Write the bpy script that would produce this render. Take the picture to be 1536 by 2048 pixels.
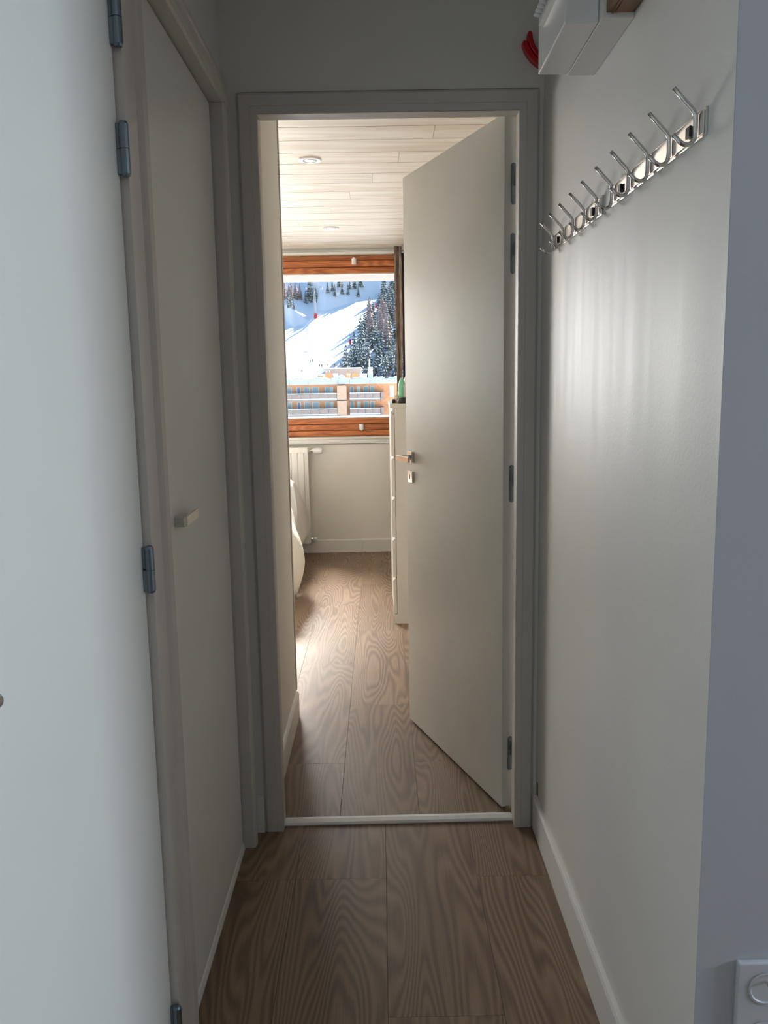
import bpy, bmesh, math, random
from mathutils import Vector, Matrix
R = random.Random(7)
sc = bpy.context.scene
for o in list(bpy.data.objects): bpy.data.objects.remove(o)
C = sc.collection

# ---------------------------------------------------------------- camera
F_PX, PITCH, YAW, ROLL, CAM_H = 1658.06, 0.151977, 0.0028004, -0.0171087, 1.3125
cp, sp, cy, sy = math.cos(PITCH), math.sin(PITCH), math.cos(YAW), math.sin(YAW)
fwd = Vector((sy*cp, cy*cp, -sp)); rt = Vector((cy, -sy, 0)); up = rt.cross(fwd)
cr, sr = math.cos(ROLL), math.sin(ROLL)
rt, up = cr*rt + sr*up, -sr*rt + cr*up
cam_d = bpy.data.cameras.new('camera'); cam = bpy.data.objects.new('camera', cam_d); C.objects.link(cam)
cam_d.sensor_fit = 'VERTICAL'; cam_d.sensor_height = 36.0; cam_d.sensor_width = 27.0
cam_d.lens = F_PX/2048*36.0; cam_d.clip_start = 0.02; cam_d.clip_end = 5000
m = Matrix((rt, up, -fwd)).transposed().to_4x4(); m.translation = (0, 0, CAM_H); cam.matrix_world = m
sc.camera = cam

def at(px, py, Y):
    d = (px-768)/F_PX*rt - (py-1024)/F_PX*up + fwd
    return Vector((d.x/d.y*Y, Y, CAM_H + d.z/d.y*Y))

# ---------------------------------------------------------------- world, sun, lights, exposure
sc.view_settings.view_transform = 'Standard'; sc.view_settings.look = 'None'
sc.view_settings.exposure = 0.32; sc.view_settings.gamma = 1.0; sc.view_settings.use_curve_mapping = False
W = bpy.data.worlds.new('sky'); sc.world = W; W.use_nodes = True
wn = W.node_tree; wn.nodes.clear()
wo = wn.nodes.new('ShaderNodeOutputWorld'); wb = wn.nodes.new('ShaderNodeBackground')
wt = wn.nodes.new('ShaderNodeTexCoord'); wsx = wn.nodes.new('ShaderNodeSeparateXYZ'); wr = wn.nodes.new('ShaderNodeValToRGB')
wn.links.new(wt.outputs['Generated'], wsx.inputs[0]); wn.links.new(wsx.outputs[2], wr.inputs[0])
wr.color_ramp.elements[0].position = 0.0; wr.color_ramp.elements[0].color = (0.52, 0.76, 1.0, 1)
wr.color_ramp.elements[1].position = 0.8; wr.color_ramp.elements[1].color = (0.20, 0.43, 0.85, 1)
wn.links.new(wr.outputs[0], wb.inputs[0]); wb.inputs[1].default_value = 0.85
wn.links.new(wb.outputs[0], wo.inputs[0])
SUN_AZ, SUN_EL = math.radians(28), math.radians(35)
sd = bpy.data.lights.new('sun', 'SUN'); sd.energy = 22.0; sd.angle = math.radians(0.6); sd.color = (1.0, 0.96, 0.90)
sun = bpy.data.objects.new('sun', sd); C.objects.link(sun)
sun_dir = Vector((math.sin(SUN_AZ)*math.cos(SUN_EL), math.cos(SUN_AZ)*math.cos(SUN_EL), math.sin(SUN_EL)))
sun.rotation_euler = sun_dir.to_track_quat('Z', 'Y').to_euler(); sun.location = (20, 40, 40)
def area(name, loc, direction, sx, sy, power, col, spread=None):
    d = bpy.data.lights.new(name, 'AREA'); d.shape = 'RECTANGLE'; d.size = sx; d.size_y = sy; d.energy = power; d.color = col
    o = bpy.data.objects.new(name, d); C.objects.link(o); o.location = loc
    if spread: d.spread = math.radians(spread)
    o.rotation_euler = Vector(direction).to_track_quat('-Z', 'Y').to_euler(); return o
# daylight of the living room's window (beside and behind the camera) and of the bedroom window's far half, plus an added beam
area('living_room_daylight', (3.55, 0.62, 1.50), (-1, 0, 0), 1.3, 0.80, 62, (0.72, 0.86, 1.0))
area('bedroom_daylight', (-1.55, 6.50, 1.55), (-0.25, -1, -0.30), 1.6, 1.1, 62, (1.0, 0.97, 0.92), 130)
area('added_bed_beam', (-1.60, 6.48, 1.85), (0.12, -0.75, -1), 1.4, 0.3, 98, (1.0, 0.96, 0.90), 50)  # beam added to brighten the bed, for its bounce and the wall sheen

# ---------------------------------------------------------------- materials
def nodes(name):
    m = bpy.data.materials.new(name); m.use_nodes = True; nt = m.node_tree
    return m, nt, nt.nodes['Principled BSDF']
def paint(name, col, rough=0.5, bump=0.06, scale=220, wear=0.04, spec=0.5, wscale=3.0, streak=0.0):
    m, nt, b = nodes(name); N, L = nt.nodes.new, nt.links.new
    tc = N('ShaderNodeTexCoord'); n1 = N('ShaderNodeTexNoise'); n1.inputs['Scale'].default_value = wscale; n1.inputs['Detail'].default_value = 5
    mp = N('ShaderNodeMapRange'); mp.inputs[1].default_value = 0.3; mp.inputs[2].default_value = 0.7
    mp.inputs[3].default_value = 1-wear; mp.inputs[4].default_value = 1.0
    mx = N('ShaderNodeMix'); mx.data_type = 'RGBA'; mx.blend_type = 'MULTIPLY'; mx.inputs[0].default_value = 1; mx.inputs[6].default_value = (*col, 1)
    L(tc.outputs['Object'], n1.inputs[0]); L(n1.outputs[0], mp.inputs[0]); L(mp.outputs[0], mx.inputs[7]); L(mx.outputs[2], b.inputs['Base Color'])
    n2 = N('ShaderNodeTexNoise'); n2.inputs['Scale'].default_value = scale; L(tc.outputs['Object'], n2.inputs[0])
    bp = N('ShaderNodeBump'); bp.inputs['Strength'].default_value = bump; bp.inputs['Distance'].default_value = 0.002
    L(n2.outputs[0], bp.inputs['Height']); L(bp.outputs[0], b.inputs['Normal'])
    mr = N('ShaderNodeMapRange'); mr.inputs[3].default_value = rough*(0.9-streak); mr.inputs[4].default_value = rough*(1.1+streak)
    if streak:                                   # vertical roller marks
        ms = N('ShaderNodeMapping'); ms.inputs['Scale'].default_value = (14, 14, 1.1); ns = N('ShaderNodeTexNoise'); ns.inputs['Scale'].default_value = 1.0; ns.inputs['Detail'].default_value = 6
        L(tc.outputs['Object'], ms.inputs[0]); L(ms.outputs[0], ns.inputs[0]); L(ns.outputs[0], mr.inputs[0])
    else: L(n1.outputs[0], mr.inputs[0])
    L(mr.outputs[0], b.inputs['Roughness']); b.inputs['Specular IOR Level'].default_value = spec
    return m
def metal(name, col, rough=0.25, met=1.0):
    m, nt, b = nodes(name); N, L = nt.nodes.new, nt.links.new
    b.inputs['Base Color'].default_value = (*col, 1); b.inputs['Metallic'].default_value = met
    tc = N('ShaderNodeTexCoord'); n = N('ShaderNodeTexNoise'); n.inputs['Scale'].default_value = 60; L(tc.outputs['Object'], n.inputs[0])
    mr = N('ShaderNodeMapRange'); mr.inputs[3].default_value = rough*0.8; mr.inputs[4].default_value = rough*1.25; L(n.outputs[0], mr.inputs[0]); L(mr.outputs[0], b.inputs['Roughness'])
    return m
def contour_wood(name, stops, freq, stretch, rough=0.4, bump=0.15, axis='Y', noise_scale=1.0, tone=0.12, lines=1.0, spec=0.5):
    """contour lines of a stretched noise: long flowing grain with cathedral arches; each object gets its own cut"""
    m, nt, b = nodes(name); N, L = nt.nodes.new, nt.links.new
    tc = N('ShaderNodeTexCoord'); oi = N('ShaderNodeObjectInfo')
    off = N('ShaderNodeVectorMath'); off.operation = 'MULTIPLY_ADD'
    comb = N('ShaderNodeCombineXYZ')
    for i in range(3): L(oi.outputs['Random'], comb.inputs[i])
    off.inputs[1].default_value = (37, 91, 53); L(comb.outputs[0], off.inputs[0]); L(tc.outputs['Object'], off.inputs[2])
    mp = N('ShaderNodeMapping'); sc_ = [stretch[0]]*3
    if axis == 'Y': mp.inputs['Scale'].default_value = (stretch[0], stretch[1], stretch[0])
    else: mp.inputs['Scale'].default_value = (stretch[1], stretch[0], stretch[0])
    L(off.outputs[0], mp.inputs[0])
    n = N('ShaderNodeTexNoise'); n.inputs['Scale'].default_value = noise_scale; n.inputs['Detail'].default_value = 2.0; n.inputs['Roughness'].default_value = 0.35
    L(mp.outputs[0], n.inputs[0])
    mu = N('ShaderNodeMath'); mu.operation = 'MULTIPLY'; mu.inputs[1].default_value = freq; L(n.outputs[0], mu.inputs[0])
    si = N('ShaderNodeMath'); si.operation = 'SINE'; L(mu.outputs[0], si.inputs[0])
    # fine fibres
    mp2 = N('ShaderNodeMapping'); mp2.inputs['Scale'].default_value = (420, 9, 420) if axis == 'Y' else (9, 420, 420); L(off.outputs[0], mp2.inputs[0])
    n2 = N('ShaderNodeTexNoise'); n2.inputs['Scale'].default_value = 1; n2.inputs['Detail'].default_value = 3; L(mp2.outputs[0], n2.inputs[0])
    a = N('ShaderNodeMath'); a.operation = 'MULTIPLY_ADD'; a.inputs[1].default_value = 0.30*lines; a.inputs[2].default_value = 0.5; L(si.outputs[0], a.inputs[0])
    a2 = N('ShaderNodeMath'); a2.operation = 'MULTIPLY_ADD'; a2.inputs[1].default_value = 0.45; L(n2.outputs[0], a2.inputs[0])
    a3 = N('ShaderNodeMath'); a3.operation = 'SUBTRACT'; a3.inputs[1].default_value = 0.225; L(a.outputs[0], a3.inputs[0]); L(a3.outputs[0], a2.inputs[2])
    # broad tone
    n3 = N('ShaderNodeTexNoise'); n3.inputs['Scale'].default_value = noise_scale*1.7; L(mp.outputs[0], n3.inputs[0])
    a4 = N('ShaderNodeMath'); a4.operation = 'MULTIPLY_ADD'; a4.inputs[1].default_value = 0.5; L(n3.outputs[0], a4.inputs[0])
    a5 = N('ShaderNodeMath'); a5.operation = 'SUBTRACT'; a5.inputs[1].default_value = 0.25; L(a2.outputs[0], a5.inputs[0]); L(a5.outputs[0], a4.inputs[2])
    cr_ = N('ShaderNodeValToRGB'); L(a4.outputs[0], cr_.inputs[0])
    while len(cr_.color_ramp.elements) < len(stops): cr_.color_ramp.elements.new(0.5)
    for e, (p, c) in zip(cr_.color_ramp.elements, stops): e.position = p; e.color = (*c, 1)
    ml = N('ShaderNodeMapRange'); ml.inputs[3].default_value = 1-tone; ml.inputs[4].default_value = 1+tone; L(oi.outputs['Random'], ml.inputs[0])
    mx = N('ShaderNodeMix'); mx.data_type = 'RGBA'; mx.blend_type = 'MULTIPLY'; mx.inputs[0].default_value = 1
    L(cr_.outputs[0], mx.inputs[6]); L(ml.outputs[0], mx.inputs[7]); L(mx.outputs[2], b.inputs['Base Color'])
    bp = N('ShaderNodeBump'); bp.inputs['Strength'].default_value = bump; bp.inputs['Distance'].default_value = 0.001
    L(a2.outputs[0], bp.inputs['Height']); L(bp.outputs[0], b.inputs['Normal']); b.inputs['Roughness'].default_value = rough; b.inputs['Specular IOR Level'].default_value = spec
    return m
def glass(name):
    m = bpy.data.materials.new(name); m.use_nodes = True; nt = m.node_tree; nt.nodes.clear(); N, L = nt.nodes.new, nt.links.new
    o = N('ShaderNodeOutputMaterial'); t = N('ShaderNodeBsdfTransparent'); g = N('ShaderNodeBsdfGlossy'); mx = N('ShaderNodeMixShader'); f = N('ShaderNodeFresnel')
    t.inputs[0].default_value = (0.96, 0.98, 0.97, 1); g.inputs['Roughness'].default_value = 0.02; f.inputs[0].default_value = 1.45
    L(f.outputs[0], mx.inputs[0]); L(t.outputs[0], mx.inputs[1]); L(g.outputs[0], mx.inputs[2]); L(mx.outputs[0], o.inputs[0]); return m
def cloth(name, col, rough=0.9, scale=500, bump=0.3, sheen=0.0, stripes=None):
    m, nt, b = nodes(name); N, L = nt.nodes.new, nt.links.new
    tc = N('ShaderNodeTexCoord'); n = N('ShaderNodeTexNoise'); n.inputs['Scale'].default_value = scale; L(tc.outputs['Object'], n.inputs[0])
    bp = N('ShaderNodeBump'); bp.inputs['Strength'].default_value = bump; bp.inputs['Distance'].default_value = 0.002; L(n.outputs[0], bp.inputs['Height']); L(bp.outputs[0], b.inputs['Normal'])
    if stripes:
        mp = N('ShaderNodeMapping'); mp.inputs['Scale'].default_value = stripes; L(tc.outputs['Object'], mp.inputs[0])
        n2 = N('ShaderNodeTexNoise'); n2.inputs['Scale'].default_value = 1; n2.inputs['Detail'].default_value = 4; L(mp.outputs[0], n2.inputs[0])
        r = N('ShaderNodeValToRGB'); r.color_ramp.elements[0].position = .35; r.color_ramp.elements[1].position = .65
        r.color_ramp.elements[0].color = (*[c*.45 for c in col], 1); r.color_ramp.elements[1].color = (*[min(1, c*1.5) for c in col], 1)
        L(n2.outputs[0], r.inputs[0]); L(r.outputs[0], b.inputs['Base Color'])
    else: b.inputs['Base Color'].default_value = (*col, 1)
    b.inputs['Roughness'].default_value = rough; b.inputs['Sheen Weight'].default_value = sheen; return m

M_wall = paint('wall_paint', (0.82, 0.81, 0.78), 0.50, 0.12, 170, 0.06, streak=.05)
M_wallL = paint('left_wall_paint', (0.78, 0.76, 0.72), 0.55, 0.05, 260, 0.03)
M_bed = paint('bedroom_paint', (0.84, 0.815, 0.76), 0.6, 0.05, 260, 0.03)
M_lr = paint('living_room_paint', (.42, .41, .40), 0.7)
M_door = paint('door_lacquer', (0.87, 0.855, 0.80), 0.36, 0.03, 140, 0.06, wscale=5, streak=.05)
M_closet = paint('closet_lacquer', (0.84, 0.83, 0.79), 0.42, 0.03, 180, 0.03)
M_frame = paint('frame_paint', (0.66, 0.62, 0.575), 0.45, 0.04, 180, 0.04)
M_white = paint('white_trim', (0.84, 0.83, 0.80), 0.35, 0.02, 150, 0.02)
M_plast = paint('white_plastic', (0.80, 0.80, 0.80), 0.35, 0.0, 150, 0.0)
M_sock = paint('socket_plastic', (0.56, 0.57, 0.60), 0.4, 0.0, 150, 0.0)
M_rad = paint('radiator_enamel', (0.86, 0.85, 0.82), 0.3, 0.0, 150, 0.0)
M_dark = paint('dark_gap', (0.02, 0.02, 0.02), 0.8, 0.0)
M_steel = metal('polished_steel', (0.80, 0.77, 0.74), 0.16)
M_hook = metal('chromed_hook', (0.66, 0.64, 0.61), 0.13)
M_nickel = metal('satin_nickel', (0.62, 0.60, 0.57), 0.32)
M_zinc = metal('zinc_hinge', (0.22, 0.27, 0.31), 0.34)
M_black = paint('black_rubber', (0.012, 0.012, 0.012), 0.5, 0.0)
M_red = paint('red_plastic', (0.55, 0.005, 0.012), 0.25, 0.0, wear=0)
M_strip = paint('white_strip_enamel', (0.88, 0.88, 0.87), 0.28, 0.0)
M_floor = contour_wood('oak_floor', [(0.0, (0.085, 0.048, 0.029)), (0.36, (0.175, 0.112, 0.072)), (0.60, (0.245, 0.165, 0.108)), (1.0, (0.36, 0.255, 0.172))], 270, (5.4, 0.60), 0.50, 0.12, 'Y', 1.0, 0.07, 0.6)
M_ceil = contour_wood('limed_spruce', [(0.0, (0.52, 0.435, 0.35)), (0.42, (0.625, 0.56, 0.485)), (1.0, (0.74, 0.71, 0.66))], 60, (5.0, 0.5), 0.55, 0.05, 'X', 1.0, 0.06, 0.8)
M_orange = contour_wood('varnished_pine', [(0.0, (0.16, 0.035, 0.010)), (0.45, (0.36, 0.105, 0.028)), (1.0, (0.58, 0.22, 0.065))], 120, (9.0, 0.9), 0.35, 0.1, 'X', 1.0, 0.12, 0.7)
M_shelfwood = contour_wood('brown_shelf_wood', [(0.0, (0.12, 0.045, 0.018)), (1.0, (0.42, 0.20, 0.09))], 80, (9.0, 1.2), 0.4, 0.1, 'Y')
M_glass = glass('window_glass')
M_duvet = cloth('duvet_cotton', (0.88, 0.87, 0.80), 0.9)
M_quilt = cloth('quilt_cotton', (0.74, 0.71, 0.67), 0.8)
M_curt = cloth('curtain_weave', (0.20, 0.15, 0.12), 0.9, stripes=(160, 160, 12))
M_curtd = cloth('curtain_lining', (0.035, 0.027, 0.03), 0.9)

# ---------------------------------------------------------------- mesh helpers
class MB:
    def __init__(s): s.v = []; s.f = []; s.mi = []; s.cur = 0
    def add(s, vs, fs):
        o = len(s.v); s.v += [tuple(v) for v in vs]; s.f += [tuple(i+o for i in f) for f in fs]; s.mi += [s.cur]*len(fs); return s
    def box(s, a, b):
        x0, y0, z0 = a; x1, y1, z1 = b
        return s.add([(x0,y0,z0),(x1,y0,z0),(x1,y1,z0),(x0,y1,z0),(x0,y0,z1),(x1,y0,z1),(x1,y1,z1),(x0,y1,z1)],
            [(0,3,2,1),(4,5,6,7),(0,1,5,4),(1,2,6,5),(2,3,7,6),(3,0,4,7)])
    def obox(s, o, ax, ay, az, a, b):
        o, ax, ay, az = Vector(o), Vector(ax), Vector(ay), Vector(az)
        P = lambda x, y, z: o+ax*x+ay*y+az*z
        x0, y0, z0 = a; x1, y1, z1 = b
        return s.add([P(x0,y0,z0),P(x1,y0,z0),P(x1,y1,z0),P(x0,y1,z0),P(x0,y0,z1),P(x1,y0,z1),P(x1,y1,z1),P(x0,y1,z1)],
            [(0,3,2,1),(4,5,6,7),(0,1,5,4),(1,2,6,5),(2,3,7,6),(3,0,4,7)])
    def extrude(s, prof, fn, t0, t1):
        """prof: closed list of 2D points, fn(p, t) -> 3D"""
        n = len(prof); vs = [fn(p, t0) for p in prof]+[fn(p, t1) for p in prof]
        return s.add(vs, [tuple(range(n))[::-1], tuple(range(n, 2*n))]+[(i, (i+1) % n, n+(i+1) % n, n+i) for i in range(n)])
    def tube(s, pts, r, n=10, cap=True):
        pts = [Vector(p) for p in pts]; rr = r if isinstance(r, (list, tuple)) else [r]*len(pts)
        t = (pts[1]-pts[0]).normalized(); u = t.orthogonal().normalized(); rings = []; vs = []
        for i, p in enumerate(pts):
            if i == 0: d = pts[1]-pts[0]
            elif i == len(pts)-1: d = pts[-1]-pts[-2]
            else: d = (pts[i+1]-pts[i]).normalized()+(pts[i]-pts[i-1]).normalized()
            d.normalize(); u = (u-d*u.dot(d)).normalized(); w = d.cross(u)
            for k in range(n):
                a = 2*math.pi*k/n; vs.append(p+(u*math.cos(a)+w*math.sin(a))*rr[i])
        fs = []
        for i in range(len(pts)-1):
            for k in range(n): fs.append((i*n+k, i*n+(k+1) % n, (i+1)*n+(k+1) % n, (i+1)*n+k))
        if cap: fs += [tuple(range(n))[::-1], tuple(range((len(pts)-1)*n, len(pts)*n))]
        return s.add(vs, fs)
    def grid(s, P):
        n, k = len(P), len(P[0])
        return s.add([p for row in P for p in row], [(i*k+j, (i+1)*k+j, (i+1)*k+j+1, i*k+j+1) for i in range(n-1) for j in range(k-1)])
    def build(s, name, mat, parent=None, bevel=0.0, smooth=False, origin=None, seg=2):
        me = bpy.data.meshes.new(name)
        v = s.v
        if origin is None and parent is None:
            origin = ((min(p[0] for p in v)+max(p[0] for p in v))/2, (min(p[1] for p in v)+max(p[1] for p in v))/2, min(p[2] for p in v))
        if parent is not None:
            w = Vector(parent.get('_o', (0, 0, 0)))
            if origin is None: origin = ((min(p[0] for p in v)+max(p[0] for p in v))/2, (min(p[1] for p in v)+max(p[1] for p in v))/2, (min(p[2] for p in v)+max(p[2] for p in v))/2)
        og = Vector(origin); me.from_pydata([tuple(Vector(p)-og) for p in v], [], s.f); me.update()
        for mm in (mat if isinstance(mat, (list, tuple)) else [mat]): me.materials.append(mm)
        for i, p in enumerate(me.polygons): p.material_index = s.mi[i]; p.use_smooth = smooth
        bm = bmesh.new(); bm.from_mesh(me); bmesh.ops.recalc_face_normals(bm, faces=bm.faces); bm.to_mesh(me); bm.free()
        o = bpy.data.objects.new(name, me); C.objects.link(o)
        if parent is not None: o.parent = parent; o.location = og-w
        else: o.location = og
        o['_o'] = tuple(og)
        if bevel: md = o.modifiers.new('bevel', 'BEVEL'); md.width = bevel; md.segments = seg; md.limit_method = 'ANGLE'; md.angle_limit = math.radians(40); md.harden_normals = False
        return o
def tag(o, label=None, cat=None, group=None, kind=None):
    if label: o['label'] = label
    if cat: o['category'] = cat
    if group: o['group'] = group
    if kind: o['kind'] = kind
    return o
def empty(name, loc):
    o = bpy.data.objects.new(name, None); C.objects.link(o); o.location = loc; o['_o'] = tuple(loc); o.empty_display_size = 0.1; return o
def st(o, label, cat=None): return tag(o, label, cat, None, 'structure')
def box(name, a, b, mat, parent=None, bevel=0.0): return MB().box(a, b).build(name, mat, parent, bevel)
def copy_tree(o, parent=None):
    c = o.copy(); C.objects.link(c); c.parent = parent
    for ch in o.children: copy_tree(ch, c)
    return c

# ---------------------------------------------------------------- large structure
XL, XR, YD = -0.400, 0.445, 2.312      # corridor side planes, door wall front
CH = 2.50                               # corridor ceiling
CB = 2.335                              # bedroom ceiling
YF = 6.49                               # window wall inner face
fl = MB().box((-3.2, -3.2, -0.10), (3.7, 6.75, -0.012)).build('floor', M_dark); st(fl, 'oak-look plank floor running from corridor into bedroom', 'floor')
def plank(x0, x1, y0, y1):
    g = 0.0003
    MB().box((x0+g, y0+g, -0.0118), (x1-g, y1-g, 0.0)).build('plank', M_floor, fl, 0.0004, seg=1)
random.seed(3)
# corridor planks
for k in range(-2, 14):
    x0 = -0.25+0.245*(k); x1 = x0+0.245
    if k < -1: continue
    ph = 2.058 if (k % 2 == 0 or k == -1) else 1.53
    if k == 1: ph = 2.62
    y = ph-1.06*5
    while y < 2.34:
        a, b = max(y, -3.15), min(y+1.06, 2.345)
        if b-a > .03: plank(max(x0, -0.47) if k > -1 else -0.495, min(x1, 3.6), a, b)
        y += 1.06
bj = {-1: 4.87, 0: 4.34, 1: 4.87-1.06*2, -2: 4.355, -3: 4.9}
for k in range(-11, 5):
    x0 = -0.145+0.245*k; x1 = min(x0+0.245, 0.60); x0 = max(x0, -2.82)
    if x0 >= 0.6 or x1 < -2.8: continue
    ph = bj.get(k, 4.34+0.53*(k % 2)); y = ph-1.06*4
    while y < YF:
        a, b = max(y, 2.345), min(y+1.06, YF)
        if b-a > .03: plank(x0, x1, a, b)
        y += 1.06
# ceiling: bedroom boards under a slab
cl = MB().box((-3.2, 2.36, CB+0.014), (0.72, 6.75, CB+0.12)).build('ceiling', M_dark); st(cl, 'whitewashed timber board ceiling of the bedroom', 'ceiling')
ys = [2.40, 2.573, 2.76, 2.946, 3.133, 3.320, 3.507, 3.690, 3.879, 4.057, 4.249, 4.438, 4.627, 4.815, 4.995, 5.178, 5.380, 5.583, 5.776, 5.943, 6.164, 6.31, 6.45]
jt = {3.507: .241, 3.879: .106, 4.249: -.018, 4.627: -.143, 4.995: -.271, 5.380: -.497, 5.776: -.620, 6.164: -.637, 3.133: .30}
for a, b in zip(ys, ys[1:]):
    xs = [-2.82]+([jt[a]-2.0] if a in jt else [-1.2])+([jt[a]] if a in jt else [])+[0.60]
    for x0, x1 in zip(xs, xs[1:]):
        pr = [(a+.001, CB+.0138), (a+.001, CB+.004), (a+.0035, CB), (b-.0035, CB), (b-.001, CB+.004), (b-.001, CB+.0138)]
        MB().extrude(pr, lambda p, t: (t, p[0], p[1]), x0+.0008, x1-.0008).build('board', M_ceil, cl)
c2 = box('ceiling_corridor', (-0.6, -3.2, CH), (3.7, 2.36, CH+.1), M_bed); st(c2, 'white painted ceiling above the corridor', 'ceiling')
# left corridor wall, with door openings filled by the doors
wl = MB()
wl.box((-0.55, -3.2, 0), (XL, 0.56, CH)); wl.box((-0.55, 0.56, 2.10), (XL, YD, CH)); wl.box((-0.55, 2.255, 0), (XL, YD+.02, 2.12)); wl.box((-0.55, 0.5, 0), (-0.44, 2.3, 2.12))
wl.box((-0.55, 1.36, 0), (-0.402, 1.47, 2.12))
st(wl.build('wall_left', M_wallL), 'white corridor wall around the two closet doors', 'wall')
wr_ = MB().box((XR, 1.0875, 0), (0.57, 2.40, CH)).build('wall_right', M_wall); st(wr_, 'glossy white corridor wall carrying the coat hooks', 'wall')
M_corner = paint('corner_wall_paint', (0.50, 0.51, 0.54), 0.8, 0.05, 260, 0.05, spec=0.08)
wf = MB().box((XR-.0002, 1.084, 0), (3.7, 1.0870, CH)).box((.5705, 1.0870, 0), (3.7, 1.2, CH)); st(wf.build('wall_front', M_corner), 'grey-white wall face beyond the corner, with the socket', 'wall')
wd = MB().box((XL-.15, YD, 2.075), (XR, 2.40, CH)).box((XL-.001, YD, 0), (-0.350, 2.40, 2.075)).box((0.43, YD, 0), (XR-.0005, 2.40, 2.075))
st(wd.build('wall_door', M_wallL), 'white wall over and beside the bedroom door frame', 'wall')
# living room shell behind the camera
lr = MB().box((3.6, -3.2, 0), (3.7, 0.16, CH)).box((3.6, 1.05, 0), (3.7, 1.2, CH)).box((3.6, 0.16, 0), (3.7, 1.05, .80)).box((3.6, 0.16, 2.22), (3.7, 1.05, CH))
st(lr.build('wall_living_room', M_lr), 'white living room wall with a wide window opening', 'wall')
st(box('wall_back', (-0.6, -3.3, 0), (3.7, -3.2, CH), M_lr), 'white living room wall behind the viewer', 'wall')
wf2 = MB()
for a, b in (((3.60, .16, .80), (3.66, 1.05, .85)), ((3.60, .16, 2.17), (3.66, 1.05, 2.22)), ((3.6, .16, .85), (3.66, .21, 2.17)), ((3.6, 1.0, .85), (3.66, 1.05, 2.17))): wf2.box(a, b)
st(wf2.build('window_2', M_white), 'white framed living room window', 'window')
# bedroom walls
XB = -0.357
st(MB().box((-1.2, 2.401, 0), (XB, 3.19, CB+.013)).build('wall_bedroom_left', M_bed, bevel=0.002), 'pale wall just inside the bedroom door', 'wall')
st(box('wall_bedroom_right', (0.571, 2.401, 0), (0.70, YF+.2, CB+.013), M_bed), 'pale bedroom wall behind the open door', 'wall')
st(box('wall_bedroom_far_left', (-2.95, 3.0, 0), (-2.82, YF+.2, CB+.013), M_bed), 'pale bedroom wall beside the bed head', 'wall')
st(box('wall_bedroom_back', (-2.95, 2.9, 0), (-1.2, 3.0, CB+.013), M_bed), 'pale bedroom wall opposite the window', 'wall')
ww = MB().box((-2.95, YF, 0), (.71, YF+.22, .86)).box((-2.95, YF, 2.295), (.71, YF+.22, CB+.013)).box((-2.95, YF, .86), (-2.62, YF+.22, 2.295)).box((.50, YF, .86), (.71, YF+.22, 2.295))
st(ww.build('wall_window', M_bed), 'pale wall under and over the bedroom window', 'wall')

# ---------------------------------------------------------------- trims, baseboards
st(MB().extrude([(XR, 0), (.432, 0), (.432, .098), (.436, .106), (XR, .108)], lambda p, t: (p[0], t, p[1]), 1.075, 2.295).build('baseboard_right', M_white, bevel=.0008), 'white baseboard along the coat hook wall', 'baseboard')
st(MB().extrude([(XL-.001, 0), (-.364, 0), (-.364, .108), (-.367, .113), (XL-.001, .113)], lambda p, t: (p[0], t, p[1]), 2.300, YD-.0005).build('baseboard_left', M_white), 'short white baseboard stub between the two door frames', 'baseboard')
st(MB().extrude([(XB, 0), (-.345, 0), (-.345, .094), (-.350, .102), (XB, .104)], lambda p, t: (p[0], t, p[1]), 2.405, 3.185).build('baseboard_bedroom', M_white), 'white baseboard on the wall inside the bedroom door', 'baseboard')
bw = st(MB().extrude([(YF, 0), (YF-.011, 0), (YF-.011, .098), (YF-.007, .104), (YF, .105)], lambda p, t: (t, p[0], p[1]), -2.8, -.1645).build('baseboard_window', M_white), 'white baseboard below the radiator, longer length', 'baseboard')
st(MB().extrude([(YF, 0), (YF-.012, 0), (YF-.012, .098), (YF-.008, .104), (YF, .106)], lambda p, t: (t, p[0], p[1]), -.1625, .565).build('baseboard_window_right', M_white), 'white baseboard under the window, short length by the drawers', 'baseboard')
# wall-end batten of the inner bedroom wall
st(MB().box((XB-.012, 3.191, 0.104), (XB+.004, 3.208, CB-.001)).build('trim_1', M_frame, bevel=.002), 'thin grey batten on the end of the inner bedroom wall', 'trim')
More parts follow.
